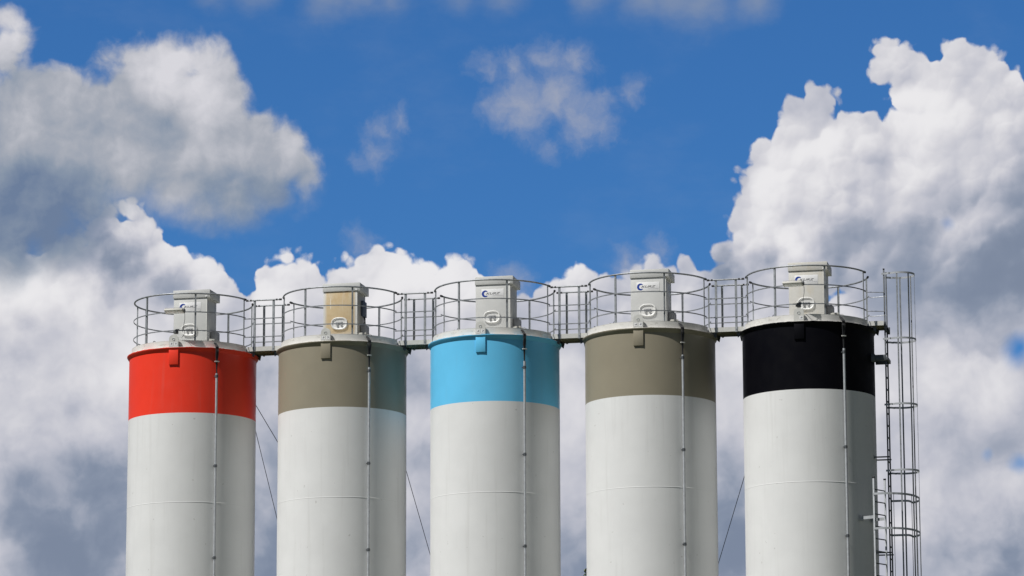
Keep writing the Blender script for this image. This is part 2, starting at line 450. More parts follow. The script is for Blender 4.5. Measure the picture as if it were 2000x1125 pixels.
def box(bm, x0, x1, y0, y1, z0, z1, bevel=0.0, mtx=None, segs=2):
    r = bmesh.ops.create_cube(bm, size=1.0)['verts']
    for v in r:
        v.co = Vector(((x0 + x1) / 2 + v.co.x * (x1 - x0), (y0 + y1) / 2 + v.co.y * (y1 - y0), (z0 + z1) / 2 + v.co.z * (z1 - z0)))
    if bevel:
        es = list({e for v in r for e in v.link_edges})
        g = bmesh.ops.bevel(bm, geom=es, offset=bevel, segments=segs, affect='EDGES', profile=.5)
        r = list({v for f in g['faces'] for v in f.verts} | {v for v in r if v.is_valid})
    if mtx is not None: bmesh.ops.transform(bm, matrix=mtx, verts=[v for v in r if v.is_valid])
    return r


def lathe(bm, prof, n=128, a0=0.0, a1=2 * math.pi):
    full = abs(a1 - a0 - 2 * math.pi) < 1e-6
    cols = n if full else n + 1
    rows = []
    for r, z in prof:
        if r < 1e-6: rows.append([bm.verts.new((0, 0, z))] * cols)
        else: rows.append([bm.verts.new((r * math.cos(a0 + (a1 - a0) * i / n), r * math.sin(a0 + (a1 - a0) * i / n), z)) for i in range(cols)])
    for j in range(len(rows) - 1):
        for i in range(n):
            k = (i + 1) % cols
            q = [rows[j][i], rows[j][k], rows[j + 1][k], rows[j + 1][i]]
            u = []
            for v in q:
                if v not in u: u.append(v)
            if len(u) > 2: bm.faces.new(u)


def tube(bm, pts, r, n=10, cap=True, closed=False, flat=None):
    """sweeps a circle (or a flat bar: flat=(half width across, half height along z)) along pts"""
    pts = [Vector(p) for p in pts]
    m = len(pts); rings = []
    for i, p in enumerate(pts):
        if closed: d = pts[(i + 1) % m] - pts[i - 1]
        elif i == 0: d = pts[1] - p
        elif i == m - 1: d = p - pts[-2]
        else: d = (pts[i + 1] - p).normalized() + (p - pts[i - 1]).normalized()
        d.normalize()
        up = Vector((0, 0, 1)) if abs(d.z) < .9 else Vector((0, 1, 0))
        a = d.cross(up).normalized(); b = a.cross(d).normalized()
        if flat:
            fa, fb = flat
            rings.append([bm.verts.new(p + a * sx * fa + b * sy * fb) for sx, sy in ((-1, -1), (1, -1), (1, 1), (-1, 1))])
        else:
            rr = r[i] if isinstance(r, (list, tuple)) else r
            rings.append([bm.verts.new(p + (a * math.cos(2 * math.pi * k / n) + b * math.sin(2 * math.pi * k / n)) * rr) for k in range(n)])
    c = len(rings[0])
    for i in range(m if closed else m - 1):
        A, B = rings[i], rings[(i + 1) % m]
        for k in range(c):
            bm.faces.new([A[k], A[(k + 1) % c], B[(k + 1) % c], B[k]])
    if cap and not closed:
        bm.faces.new(rings[0][::-1]); bm.faces.new(rings[-1])


def cyl(bm, p0, p1, r, n=12): tube(bm, [p0, p1], r, n)


def prism(bm, outline, y0, y1):
    """outline in x,z extruded along y"""
    n = len(outline)
    a = [bm.verts.new((x, y0, z)) for x, z in outline]; b = [bm.verts.new((x, y1, z)) for x, z in outline]
    bm.faces.new(a); bm.faces.new(b[::-1])
    for i in range(n): bm.faces.new([a[i], b[i], b[(i + 1) % n], a[(i + 1) % n]])


CACHE = {}


def finish(key, fill, material, smooth=True, ang=32):
    """one cached mesh datablock per key, so repeats share it"""
    if key in CACHE: return CACHE[key]
    bm = bm_new(); fill(bm)
    bmesh.ops.recalc_face_normals(bm, faces=bm.faces)
    me = bpy.data.meshes.new(key); bm.to_mesh(me); bm.free()
    if smooth:
        for p in me.polygons: p.use_smooth = True
        me.set_sharp_from_angle(angle=R_(ang))
    me.materials.append(material)
    CACHE[key] = me
    return me


def obj(name, me, parent=None, loc=None, rot=None, label=None):
    o = bpy.data.objects.new(name, me); COL.objects.link(o)
    if parent is not None: o.parent = parent
    if loc is not None: o.location = loc
    if rot is not None: o.rotation_euler = rot
    if label: o['label'] = label
    return o


def thing(name, label, cat, loc=(0, 0, 0), rz=0.0, group=None):
    o = bpy.data.objects.new(name, None); COL.objects.link(o)
    o.empty_display_size = .3
    o.location = loc; o.rotation_euler = (0, 0, rz); o['label'] = label; o['category'] = cat
    if group: o['group'] = group
    return o


def ring(r, a, z): a = R_(a); return (r * math.sin(a), -r * math.cos(a), z)


def arc(r, a0, a1, z, step=3.0):
    n = max(2, int(abs(a1 - a0) / step)); return [ring(r, a0 + (a1 - a0) * i / n, z) for i in range(n + 1)]


# ------------------------------------------------------------------ ground
g = bm_new(); N = 60
gv = [[g.verts.new(((i / N - .5) * 8000, (j / N - .5) * 8000, 0)) for i in range(N + 1)] for j in range(N + 1)]
for j in range(N):
    for i in range(N): g.faces.new([gv[j][i], gv[j][i + 1], gv[j + 1][i + 1], gv[j + 1][i]])
gm = bpy.data.meshes.new('ground'); g.to_mesh(gm); g.free(); gm.materials.append(M['ground'])
go = obj('ground', gm); go['kind'] = 'structure'

# ------------------------------------------------------------------ the row of silos
RAD = 1.525
X0, Y0, DX, DY = -7.684, 85.53, 3.638, -0.786
ROWANG = math.atan2(DY, DX)
PITCH_ROW = math.hypot(DX, DY)
CT = {}


def base_of(i): return Vector((X0 + DX * i, Y0 + DY * i, 0))


def shell_fill(bm):
    b = [ZS, ZS - 2.95, ZS - 5.9, ZS - 8.85]
    prof = [(RAD, 0.0)]
    for z in sorted(b):
        prof += [(RAD, z - .05), (RAD, z - .012), (RAD, z - .010), (RAD + .0035, z - .004), (RAD + .0035, z + .004), (RAD, z + .010), (RAD, z + .012), (RAD, z + .05)]
    prof += [(RAD, ZB)]
    lathe(bm, prof, 160)


def band_fill(bm): lathe(bm, [(RAD, ZB), (RAD, ZF - .3), (RAD, ZF - .02)], 160)


def flange_fill(bm):
    lathe(bm, [(RAD + .001, ZF - .105), (RAD + .012, ZF - .090), (RAD + .049, ZF - .030), (RAD + .054, ZF - .020), (RAD + .054, ZF - .003), (RAD + .049, ZF + .001), (RAD + .02, ZF + .002), (RAD - .02, ZF + .002)], 160)


ROOF = [(1.50, .0), (1.450, .002), (1.444, .08), (1.42, .128), (1.35, .156), (1.15, .196), (.8, .258), (.5, .308), (.25, .335), (0, .345)]


def roof_z(r):
    for (ra, za), (rb, zb) in zip(ROOF, ROOF[1:]):
        if rb <= r <= ra: return za + (zb - za) * (ra - r) / (ra - rb)
    return 0


def roof_fill(bm): lathe(bm, [(r, ZF + .003 + z) for r, z in ROOF], 128)


PW, PY0, PY1 = .115, -1.556, -1.535      # hanging plate


def plate_low(bm):
    box(bm, -PW, PW, PY0, -1.515, ZF - .415, ZF - .024, .004)


def plate_up(bm):
    pts = [(-PW, ZF + .004), (PW, ZF + .004), (PW, ZF + .20)]
    for k in range(1, 10):
        a = math.pi * k / 10; pts.append((PW * math.cos(a), ZF + .20 + .105 * math.sin(a)))
    pts.append((-PW, ZF + .20)); prism(bm, pts, PY0, PY1)


def plate_ring(bm):
    tube(bm, [(.030 * math.cos(a), PY0 - .003, ZF + .19 + .030 * math.sin(a)) for a in [2 * math.pi * k / 20 for k in range(20)]], .005, 6, closed=True)


def sticker(bm): box(bm, -.04, .04, -.002, 0, -.042, .042)
def sticker_mark(bm):
    prism(bm, [(-.016, .024), (.012, .026), (.018, .006), (.006, -.022), (-.008, -.02), (.004, .004), (-.014, .008)], -.0035, -.0022)


def eye_fill(bm):
    pts = [(-.025, 0, -.02), (-.025, 0, .055)] + [(-.025 * math.cos(a), 0, .055 + .022 * math.sin(a)) for a in [math.pi * k / 6 for k in range(1, 6)]] + [(.025, 0, .055), (.025, 0, -.02)]
    tube(bm, pts, .008, 6)


def lever_fill(bm): tube(bm, [(-.06, 0, .0), (-.02, 0, .012), (.06, 0, .05)], .008, 6); box(bm, -.075, -.045, -.02, .02, -.03, .012, .004)


CA = 38.0                                # azimuth of the conduit


def conduit_fill(bm):
    x, y, _ = ring(RAD + .066, CA, 0); tube(bm, [(x, y, ZF - .62), (x, y, 8), (x, y, 3), (x, y, .2)], .029, 12)


def coupling(bm): cyl(bm, (0, 0, -.035), (0, 0, .035), .036, 12); box(bm, -.045, .045, -.006, .045, -.012, .012, .003)


def cable_fill(seed):
    def f(bm):
        rnd = random.Random(seed)
        for k in range(3):
            o = (k - 1) * .8
            pts = [ring(1.30, CA - 1, ZF + roof_z(1.30) + .05), ring(1.40, CA - .6 + o * .4, ZF + .175), ring(1.50, CA + o * 1.0, ZF + .105), ring(1.60, CA + o * 1.2, ZF + .015),
                   ring(1.606, CA + o * 1.4 + rnd.uniform(-.4, .4), ZF - .08), ring(RAD + .07, CA + o * 1.1, ZF - .2), ring(RAD + .062, CA + o * .5, ZF - .34), ring(RAD + .062, CA + o * .25, ZF - .5), ring(RAD + .062, CA, ZF - .64)]
            tube(bm, pts, .014, 8)
    return f


def cable_clip(bm): box(bm, -.055, .055, -.012, .02, -.012, .012, .003); box(bm, -.006, .006, 0, .065, -.006, .006)


def jbox(bm): box(bm, -.09, .09, -.05, .05, 0, .075, .008); cyl(bm, (.09, 0, .035), (.125, 0, .035), .014, 8)


def jb_wire(bm): tube(bm, [(.12, 0, .035), (.17, .01, .045), (.215, .02, .02), (.235, .03, -.03)], .006, 6)


SILO = [
    ('red', 'white steel silo with a bright red top band, at the left end of the row'),
    ('beige', 'white silo with a dull beige top band between the red-topped and the blue-topped silos'),
    ('blue', 'white silo with a sky blue top band in the middle of the row'),
    ('taupe', 'white silo with a dull beige top band between the blue-topped and the black-topped silos'),
    ('black', 'white silo with a black top band, beside the caged ladders')]
GRP_S = 'steel silos standing in a row'
TINT = [0, 0, 0, 0, 0]

for i, (colr, lab) in enumerate(SILO):
    s = thing('silo', lab, 'silo', base_of(i), ROWANG, GRP_S)
    sh = obj('shell', finish('silo_shell', shell_fill, M['white']), s)
    obj('band', finish(colr + '_band', band_fill, M[colr]), s)
    obj('flange', finish(colr + '_flange', flange_fill, M[colr + '_flange']), s)
    rf = obj('roof', finish('silo_roof', roof_fill, M['roof']), s)
    obj('lifting_eye', finish('lifting_eye', eye_fill, M['black_rubber']), rf, (*ring(1.22, -32, 0)[:2], ZF + roof_z(1.22)), (0, 0, .5))
    obj('lever', finish('roof_lever', lever_fill, M['sensor']), rf, (*ring(1.25, -41, 0)[:2], ZF + roof_z(1.25) + .02), (0, 0, .1))
    obj('lifting_eye', finish('lifting_eye', eye_fill, M['black_rubber']), rf, (*ring(1.2, 150, 0)[:2], ZF + roof_z(1.2)), (0, 0, .5))
    b = obj('hanging_plate', finish('plate_low_' + colr, plate_low, M[colr]), s)
    u = obj('plate_head', finish('plate_head', plate_up, M['fascia']), b)
    obj('hole_ring', finish('plate_ring', plate_ring, M['galv']), b)
    for k, sx in enumerate((-.055, .055)):
        if i == 4 and k == 0: continue
        obj('sticker', finish('sticker', sticker, M['sign']), b, (sx, PY0 - .001, ZF + .075))
        obj('sticker_mark', finish('sticker_mark', sticker_mark, M['ink']), b, (sx, PY0 - .001, ZF + .078), (0, (.0 if k else .5) + .3 * i, 0))
    c = obj('conduit', finish('conduit', conduit_fill, M['alu']), s)
    cx, cy, _ = ring(RAD + .062, CA, 0)
    for z in (.72, 2.84, 4.95, 7.06, 9.2, 11.3, 13.4):
        obj('coupling', finish('conduit_coupling', coupling, M['galv_dark']), c, (cx, cy, ZF - z + (.05 * math.sin(i * 2.1 + z))), (0, 0, R_(CA)))
    obj('cable', finish('cable_%d' % i, cable_fill(i), M['black_rubber']), s)
    obj('cable_clip', finish('cable_clip', cable_clip, M['fascia']), s, (*ring(RAD + .08, CA, 0)[:2], ZF - .335), (0, 0, R_(CA)))
    jx, jy, _ = ring(1.27, CA - 1.5, 0)
    j = obj('junction_box', finish('junction_box', jbox, M['plastic']), s, (jx, jy, ZF + roof_z(1.27) + .005), (0, 0, R_(14 - 4 * (i % 3))))
    obj('wire', finish('jb_wire', jb_wire, M['plastic']), j)

# ------------------------------------------------------------------ guard railings
PZ = .135                     # foot of the posts above the flange
RZ = (1.315, .865, .42)       # rail heights above the flange
RR = 1.43


def post_fill(bm):
    """angle-section post with foot plate; local x is tangential, y points inwards"""
    box(bm, -.021, .021, 0, .006, 0, RZ[0] - PZ - .012, 0)
    box(bm, .015, .021, .0062, .032, 0, RZ[0] - PZ - .012, 0)
    box(bm, -.045, .045, -.02, .07, -.03, .010, .002)
    for z in (RZ[1] - PZ, RZ[2] - PZ): cyl(bm, (0, -.012, z), (0, .02, z), .012, 8)


POSTS = {0: [-89, -35, 19, 75.5, 107.5, 160, -108, -150], 1: None}
STD = [-73.5, -24.3, 24, 74, 107.5, 156, -156, -108.5]
GRP_R = 'ring-shaped guard railings on the silo roofs'
RLAB = ['grey steel ring railing on the roof of the red-topped silo, closed on its left side',
        'grey steel ring railing around the yellowed filter cabinet',
        'grey steel ring railing on the roof of the blue-topped silo',
        'grey steel ring railing on the roof of the silo between the blue-topped and black-topped ones',
        'grey steel ring railing on the roof of the black-topped silo, next to the caged ladder']


def rails_fill(z, rad, closed_left, flatbar):
    def f(bm):
        spans = [(-256, 77)] if closed_left else [(-77, 77), (103.5, 256.5)]
        for a, b in spans:
            if flatbar: tube(bm, arc(RR + .004, a, b, ZF + z), 0, flat=(.0055, .0125))
            else: tube(bm, arc(RR - .012, a, b, ZF + z), rad, 12)
    return f


def endcap_fill(a):
    def f(bm):
            q = Vector(ring(RR - .012, a - 1.6, ZF + RZ[0])); w = Vector(ring(RR - .012, a + 1.6, ZF + RZ[0]))
            cyl(bm, q, w, .027, 10)
    return f


def toe_fill(closed_left):
    def f(bm):
        for a, b in ([(-256.5, 76.5)] if closed_left else [(-76.5, 76.5), (103.5, 256.5)]):
            tube(bm, arc(1.463, a, b, ZF + .003 + .083, 2.0), 0, flat=(.0035, .0815))
            tube(bm, arc(1.459, a, b, ZF + .1715, 2.0), 0, flat=(.009, .003))
    return f


for i in range(5):
    t = thing('guard_railing', RLAB[i], 'railing', base_of(i) + Vector((0, 0, ZF + PZ)), ROWANG, GRP_R)
    cl = (i == 0); k = 'closed' if cl else 'open'
    dz = (0, 0, -(ZF + PZ))
    obj('top_rail', finish('top_rail_' + k, rails_fill(RZ[0], .020, cl, False), M['galv']), t, dz)
    obj('mid_rail', finish('mid_rail_' + k, rails_fill(RZ[1], 0, cl, True), M['galv']), t, dz)
    obj('mid_rail', finish('low_rail_' + k, rails_fill(RZ[2], 0, cl, True), M['galv']), t, dz)
    obj('toe_board', finish('toe_board_' + k, toe_fill(cl), M['toe']), t, dz)
    for a in ([77, 104] if cl else [-77, 77, 103.5, 256.5]):
        obj('end_cap', finish('cap_at_%g' % a, endcap_fill(a), M['black_rubber']), t, dz)
    for a in (POSTS[0] if cl else STD):
        x, y, _ = ring(RR - .012, a, 0)
        obj('post', finish('rail_post', post_fill, M['galv_pale']), t, (x, y, 0), (0, 0, R_(a)))

# ------------------------------------------------------------------ filter cabinets
BW, BD, BH = .413, .40, 1.065
BZ = .33                     # base above flange


def body_fill(bm):
    box(bm, -BW, BW, -BD, BD, 0, BH, .008)
def edge_fill(bm):
    box(bm, BW - .004, BW + .014, -BD - .012, -BD + .02, .01, BH - .01, .003)
def foot_fill(bm):
    box(bm, -BW - .03, BW + .03, -BD - .03, BD + .03, -.10, -.001, .004)
    for k in range(7):
        x = -BW + .03 + k * (2 * BW - .06) / 6; cyl(bm, (x, -BD - .014, -.001), (x, -BD - .014, .016), .011, 6)


def cap_fill(bm):
    box(bm, -BW - .012, BW + .080, -BD - .020, BD + .025, BH + .001, BH + .190, .004)
    box(bm, -BW - .004, BW + .072, -BD - .012, BD + .017, BH + .1902, BH + .197, .002)


def capseam(bm): box(bm, BW - .03, BW + .02, -BD - .042, -BD - .030, BH + .012, BH + .04, .003)


def oval(rx, rz, n=40, p=2.6):
    pts = []
    for k in range(n):
        a = 2 * math.pi * k / n; c, s = math.cos(a), math.sin(a)
        pts.append((rx * math.copysign(abs(c) ** (2 / p), c), rz * math.copysign(abs(s) ** (2 / p), s)))
    return pts


def hatch_fill(bm):
    loops = []
    for (sc, y) in ((1.0, 0), (1.0, -.022), (.97, -.034), (.92, -.038), (.86, -.034), (.80, -.020), (.77, -.014)):
        loops.append([bm.verts.new((x * sc if sc < 1 else x, y, z * (1 - (1 - sc) * 1.35))) for x, z in oval(.200, .150)])
    for A, B in zip(loops, loops[1:]):
        for k in range(len(A)): bm.faces.new([A[k], A[(k + 1) % len(A)], B[(k + 1) % len(A)], B[k]])
    bm.faces.new(loops[-1])


def hatch_latch(bm):
    box(bm, -.085, .085, -.034, -.008, .005, .034, .006)
    for s in (-1, 1):
        cyl(bm, (s * .052, -.008, -.035), (s * .052, -.045, -.035), .024, 14)
        box(bm, s * .052 - .012 - s * .012, s * .052 + .012 - s * .012, -.036, -.010, -.03, .03, .004)


def motor_fill(bm):
    box(bm, 0, .15, -.15, .17, -.0, .30, .035, segs=3)
    cyl(bm, (.075, .0, .298), (.075, .0, .315), .05, 16)


def text_mesh(key, txt, size, shear, material, sx=1.0):
    if key in CACHE: return CACHE[key]
    cu = bpy.data.curves.new(key, 'FONT'); cu.body = txt; cu.size = size; cu.shear = shear; cu.extrude = .0006
    cu.align_x = 'LEFT'; cu.align_y = 'CENTER'; cu.offset = 0.0012
    o = bpy.data.objects.new(key, cu); COL.objects.link(o)
    dg = bpy.context.evaluated_depsgraph_get()
    me = bpy.data.meshes.new_from_object(o.evaluated_get(dg))
    COL.objects.unlink(o); bpy.data.objects.remove(o)
    me.transform(Matrix.Rotation(math.pi / 2, 4, 'X') @ Matrix.Diagonal((sx, 1, 1, 1)))
    me.materials.clear(); me.materials.append(material); CACHE[key] = me
    return me


def crescent(bm):
    ou = [(.082 * math.cos(a), .082 * math.sin(a)) for a in [R_(48 + (312 - 48) * k / 30) for k in range(31)]]
    inn = [(.020 + .050 * math.cos(a), .050 * math.sin(a)) for a in [R_(306 - (306 - 54) * k / 26) for k in range(27)]]
    prism(bm, ou + inn, -.0015, 0)


def small_print(bm):
    rnd = random.Random(4); x = 0.0
    while x < .25:
        w = rnd.uniform(.006, .016); box(bm, x, x + w, -.0012, 0, 0, rnd.uniform(.007, .011)); x += w + rnd.uniform(.003, .006)


def sign_fill(bm): box(bm, -.27, .27, -.004, 0, -.113, .113, .001)


def side_box(bm): box(bm, 0, .055, -.16, .17, 0, .37, .008)
def side_cable(bm):
    tube(bm, [(.03, .08, 0), (.03, .085, -.05), (.04, .08, -.12), (.05, .05, -.25), (.06, -.02, -.42)], .012, 8)
    tube(bm, [(.03, -.05, 0), (.05, -.06, -.06), (.07, -.02, -.13), (.05, .03, -.18), (.045, .06, -.2)], .007, 6)
    tube(bm, [(.03, .03, 0), (.06, .02, -.05), (.07, -.03, -.1), (.05, -.07, -.16), (.03, -.05, -.19)], .007, 6)
def handle_knob(bm):
    box(bm, -.03, .03, -.03, .03, 0, .03, .006); tube(bm, [(-.03, 0, .02), (-.09, -.02, .035), (-.16, -.02, .02)], .008, 6); tube(bm, [(-.02, 0, .01), (-.1, -.03, .005), (-.17, -.02, .012)], .006, 6)


CLAB = ['light grey filter cabinet with a white logo sign, on the red-topped silo behind a floodlight',
        'yellow-stained filter cabinet without a sign and with a slate blue box on its side',
        'light grey filter cabinet with a white logo sign, on the blue-topped silo',
        'light grey filter cabinet with white logo sign, second from the right',
        'slightly yellowed filter cabinet with a half-hidden logo sign, on the black-topped silo']
for i in range(5):
    t = thing('filter_cabinet', CLAB[i], 'filter', base_of(i) + Vector((.036 * math.cos(ROWANG), .036 * math.sin(ROWANG), ZF + BZ)), ROWANG, 'dust filter cabinets on the silo roofs')
    bk = {1: 'box_stained', 4: 'box_worn'}.get(i, 'box')
    bo = obj('cabinet', finish('cabinet_' + bk, body_fill, M[bk]), t)
    obj('corner_strip', finish('corner_strip', edge_fill, M['fascia']), t)
    obj('base_frame', finish('base_frame', foot_fill, M['fascia']), t)
    cp = obj('cap', finish('cap_' + ('w' if i == 4 else 'n'), cap_fill, M['box_worn' if i == 4 else 'box']), t)
    obj('latch', finish('cap_seam', capseam, M['sign']), cp)
    h = obj('hatch', finish('hatch', hatch_fill, M['hatch']), t, (-.012, -BD, .285))
    obj('latch', finish('hatch_latch', hatch_latch, M['galv_dark' if i == 1 else 'motor']), h, (0, -.006, .0))
    obj('motor', finish('motor', motor_fill, M['motor']), t, (BW + .004, .05, -.005))
    kk = obj('valve', finish('valve', handle_knob, M['galv']), t, (-.12, -BD - .10, -.03))
    if i != 1:
        sg = obj('sign', finish('sign', sign_fill, M['sign']), t, (0.0, -BD - .001, .845))
        obj('emblem', finish('crescent', crescent, M['sign_blue']), sg, (-.180, -.0044, .004))
        obj('lettering', text_mesh('lettering', 'KURZ', .070, .35, M['ink'], 1.75), sg, (-.165, -.0048, .004))
        obj('small_print', finish('small_print', small_print, M['ink_pale']), sg, (.0, -.0044, -.052))
    else:
        sb = obj('switch_box', finish('switch_box', side_box, M['dark_box']), t, (BW + .012, .12, .52))
        obj('cable', finish('switch_cable', side_cable, M['black_rubber']), sb)

# ------------------------------------------------------------------ walkways between the roofs
WY, WZ0, WZ1 = .345, .050, .150
WR = (1.275, .83, .385)
XA, XB = 1.44, PITCH_ROW - 1.44


def deck_fill(xa, xb):
    def f(bm):
        box(bm, xa, xb, -WY, -WY + .006, WZ0, WZ1); box(bm, xa, xb, WY - .006, WY, WZ0, WZ1)
        box(bm, xa, xb, -WY, -WY + .045, WZ0 - .006, WZ0 - .0002); box(bm, xa, xb, WY - .045, WY, WZ0 - .006, WZ0 - .0002)
    return f


def grating_fill(xa, xb):
    def f(bm):
        box(bm, xa, xb, -WY + .0065, WY - .0065, WZ0 + .03, WZ0 + .036)
        n = int((xb - xa) / .06)
        for k in range(n): x = xa + .03 + k * .06; box(bm, x, x + .006, -WY + .0065, WY - .0065, WZ0 + .002, WZ0 + .0298)
    return f


def gusset(bm):
    prism(bm, [(-.13, .0), (.03, .0), (.06, -.02), (.035, -.135), (.0, -.11), (-.05, -.05)], -.004, .004)
    box(bm, -.13, .05, -.04, .04, -.006, -.0005)


def wrail(xa, xb, z, r, flatbar):
    def f(bm):
        if flatbar: tube(bm, [(xa, 0, z), (xb, 0, z)], 0, flat=(.0055, .012))
        else: cyl(bm, (xa, 0, z), (xb, 0, z), r, 10)
    return f


def sleeves(xa, xb, z):
    def f(bm):
        for x, s in ((xa, 1), (xb, -1)):
            cyl(bm, (x - .03, 0, z), (x + .03, 0, z), .024, 10); cyl(bm, (x + s * .09 - .02, 0, z), (x + s * .09 + .02, 0, z), .023, 10)
    return f


def wpost(bm):
    box(bm, -.025, .025, -.003, .003, -.02, WR[0] - WZ0 - .01)
    box(bm, .019, .025, .0032, .04, .0, WR[0] - WZ0 - .01)
    for z in (WR[1] - WZ0, WR[2] - WZ0): cyl(bm, (0, -.016, z), (0, .02, z), .011, 8)
    cyl(bm, (0, -.012, .05), (0, .01, .05), .010, 8)


GRP_W = 'railed walkways bridging the silo roofs'
WLAB = ['narrow railed walkway from the red-topped silo to its beige-topped neighbour',
        'narrow railed walkway ending at the left side of the blue-topped silo',
        'narrow railed walkway starting at the right side of the blue-topped silo',
        'narrow railed walkway ending at the left side of the black-topped silo']
for i in range(4):
    o = base_of(i) + Vector((0, 0, ZF))
    t = thing('walkway', WLAB[i], 'walkway', o, ROWANG, GRP_W)
    obj('frame', finish('walk_frame', deck_fill(XA, XB), M['fascia']), t)
    obj('grating', finish('walk_grating', grating_fill(XA, XB), M['under']), t)
    for x, sgn in ((XA + .13, 1), (XB - .13, -1)):
        for y in (-.26, .26):
            obj('gusset', finish('gusset', gusset, M['galv_dark']), t, (x, y, WZ0 - .007), (0, 0, 0 if sgn > 0 else math.pi))
    for sy in (-1, 1):
        y = sy * (WY + .012)
        sh_ = .04 if sy > 0 else 0
        obj('top_rail', finish('w_top', wrail(XA - .02, XB + .02, WR[0], .0185, False), M['galv']), t, (0, y, 0))
        obj('mid_rail', finish('w_mid', wrail(XA - .06, XB + .06, WR[1], 0, True), M['galv']), t, (0, y, 0))
        obj('mid_rail', finish('w_low', wrail(XA - .06, XB + .06, WR[2], 0, True), M['galv']), t, (0, y, 0))
        obj('clamp', finish('w_sleeve', sleeves(XA + .01, XB - .01, WR[0]), M['black_rubber']), t, (0, y, 0))
        for x in (1.63 + sh_, 2.10 + sh_):
            obj('post', finish('w_post', wpost, M['galv_pale']), t, (x, y, WZ0), (0, 0, 0 if sy < 0 else math.pi))

# end landing beside the black-topped silo
o5 = base_of(4) + Vector((0, 0, ZF))
t = thing('landing', 'short railed landing joining the black-topped silo to the tall ladder', 'platform', o5, ROWANG)
LX0, LX1 = XA, 1.80
obj('frame', finish('land_frame', deck_fill(LX0, LX1), M['fascia']), t)
obj('grating', finish('land_grating', grating_fill(LX0, LX1), M['under']), t)
obj('gusset', finish('gusset', gusset, M['galv_dark']), t, (LX0 + .13, -.26, WZ0 - .007))
obj('gusset', finish('gusset', gusset, M['galv_dark']), t, (LX0 + .13, .26, WZ0 - .007))


def land_rail(z, y):
    def f(bm): tube(bm, [(1.36, y * 1.0, z + .035), (1.44, y, z), (1.50, y, z), (1.81, y * .72, z)], .009, 6)
    return f


for nm, z, y in (('a', .83, -WY), ('b', .385, -WY), ('c', .83, WY), ('d', .385, WY)):
    obj('mid_rail', finish('land_rail_' + nm, land_rail(z, y), M['galv']), t)


def end_plate(bm):
    box(bm, 1.80, 1.815, -.30, .30, WZ0 - .10, WZ1 - .01, .003); box(bm, 1.816, 1.88, .20, .27, WZ0 - .12, WZ0 + .04, .004)
    box(bm, 1.816, 1.84, -.27, -.2, WZ0 - .02, WZ0 + .10, .004)


obj('end_plate', finish('end_plate', end_plate, M['galv_dark']), t)

# ------------------------------------------------------------------ ladders
LADX, LADW = 1.815, .225


def stile(bm): box(bm, -.017, .017, -.011, .011, .25, ZF + 1.36, .002)
def rung_fill(bm): cyl(bm, (0, -LADW + .011, 0), (0, LADW - .011, 0), .014, 8)
def cap_black(bm): box(bm, -.021, .021, -.015, .015, 0, .035, .004)


t = thing('caged_ladder', 'tall caged steel ladder rising above the landing of the black-topped silo', 'ladder', base_of(4), ROWANG, 'caged ladders beside the black-topped silo')
for sy in (-1, 1):
    st = obj('stile', finish('stile', stile, M['galv_dark']), t, (LADX, sy * LADW, 0))
    obj('cap', finish('stile_cap', cap_black, M['black_rubber']), st, (0, 0, ZF + 1.362))
z = .5
k = 0
while z < ZF + .16:
    obj('rung', finish('rung', rung_fill, M['galv_dark']), t, (LADX, 0, z)); z += .28; k += 1


def hoop1(bm):
    c = .34; r = .345
    pts = [(-.05, -LADW - .015, 0), (0.05, -LADW - .02, 0), (.12, -.31, 0)] + [(c + r * math.sin(a), -r * math.cos(a), 0) for a in [R_(-35 + 250 * q / 28) for q in range(29)]] + [(.12, .31, 0), (.05, LADW + .02, 0), (-.05, LADW + .015, 0)]
    tube(bm, pts, 0, flat=(.004, .022))


HZ = [ZF + 1.27 - 1.53 * q for q in range(0, 9)]
STR = [22, 62, 100, 140, 175]
for z in HZ[:4]:
    if z > 2.3: obj('cage_hoop', finish('hoop', hoop1, M['alu']), t, (LADX + .0, 0, z))
for q, a in enumerate((-5, 42, 90, 138, 185)):
    def strap(bm, a=a):
        x = LADX + .34 + .339 * math.sin(R_(a)); y = -.339 * math.cos(R_(a)); dx, dy = math.sin(R_(a)), -math.cos(R_(a))
        mt = Matrix.Translation((x, y, 0)) @ Matrix.Rotation(R_(a), 4, 'Z')
        box(bm, -.018, .018, -.002, .004, HZ[-1], HZ[0] + .02, 0, mtx=mt)
    obj('cage_strap', finish('strap_%d' % q, strap, M['galv']), t)


def arm_big(bm):
    box(bm, RAD + .004, LADX + .02, -.28, -.22, ZF - .77, ZF - .63, .004); box(bm, RAD + .004, LADX + .02, .22, .28, ZF - .77, ZF - .63, .004)
    box(bm, RAD - .12, RAD + .05, -.32, -.18, ZF - .79, ZF - .61, .004)
    box(bm, LADX + .021, LADX + .06, -.3, .3, ZF - .76, ZF - .68, .004)


def arm_small(bm):
    for y in (-.24, .24):
        tube(bm, [(RAD - .06, y, 0), (LADX + .03, y, 0)], 0, flat=(.02, .014)); box(bm, RAD - .09, RAD - .02, y - .05, y + .05, -.05, .05, .004)


obj('wall_bracket', finish('arm_big', arm_big, M['galv_dark']), t)
for z in (ZF - 3.0, ZF - 5.2, ZF - 8, ZF - 11): obj('wall_bracket', finish('arm_small', arm_small, M['galv_dark']), t, (0, 0, z))

# lower ladder, turned towards the front
L2A = 50.0 + math.degrees(-ROWANG)
L2TOP = ZF - 3.60
cx, cy, _ = ring(1.89, L2A, 0)
t2 = thing('caged_ladder', 'shorter caged ladder with pale stiles, starting well below the landing', 'ladder', base_of(4), ROWANG, 'caged ladders beside the black-topped silo')


def stile2(bm): box(bm, -.010, .010, -.022, .022, .25, L2TOP, .002)
def rung2(bm): cyl(bm, (-LADW + .011, 0, 0), (LADW - .011, 0, 0), .014, 8)


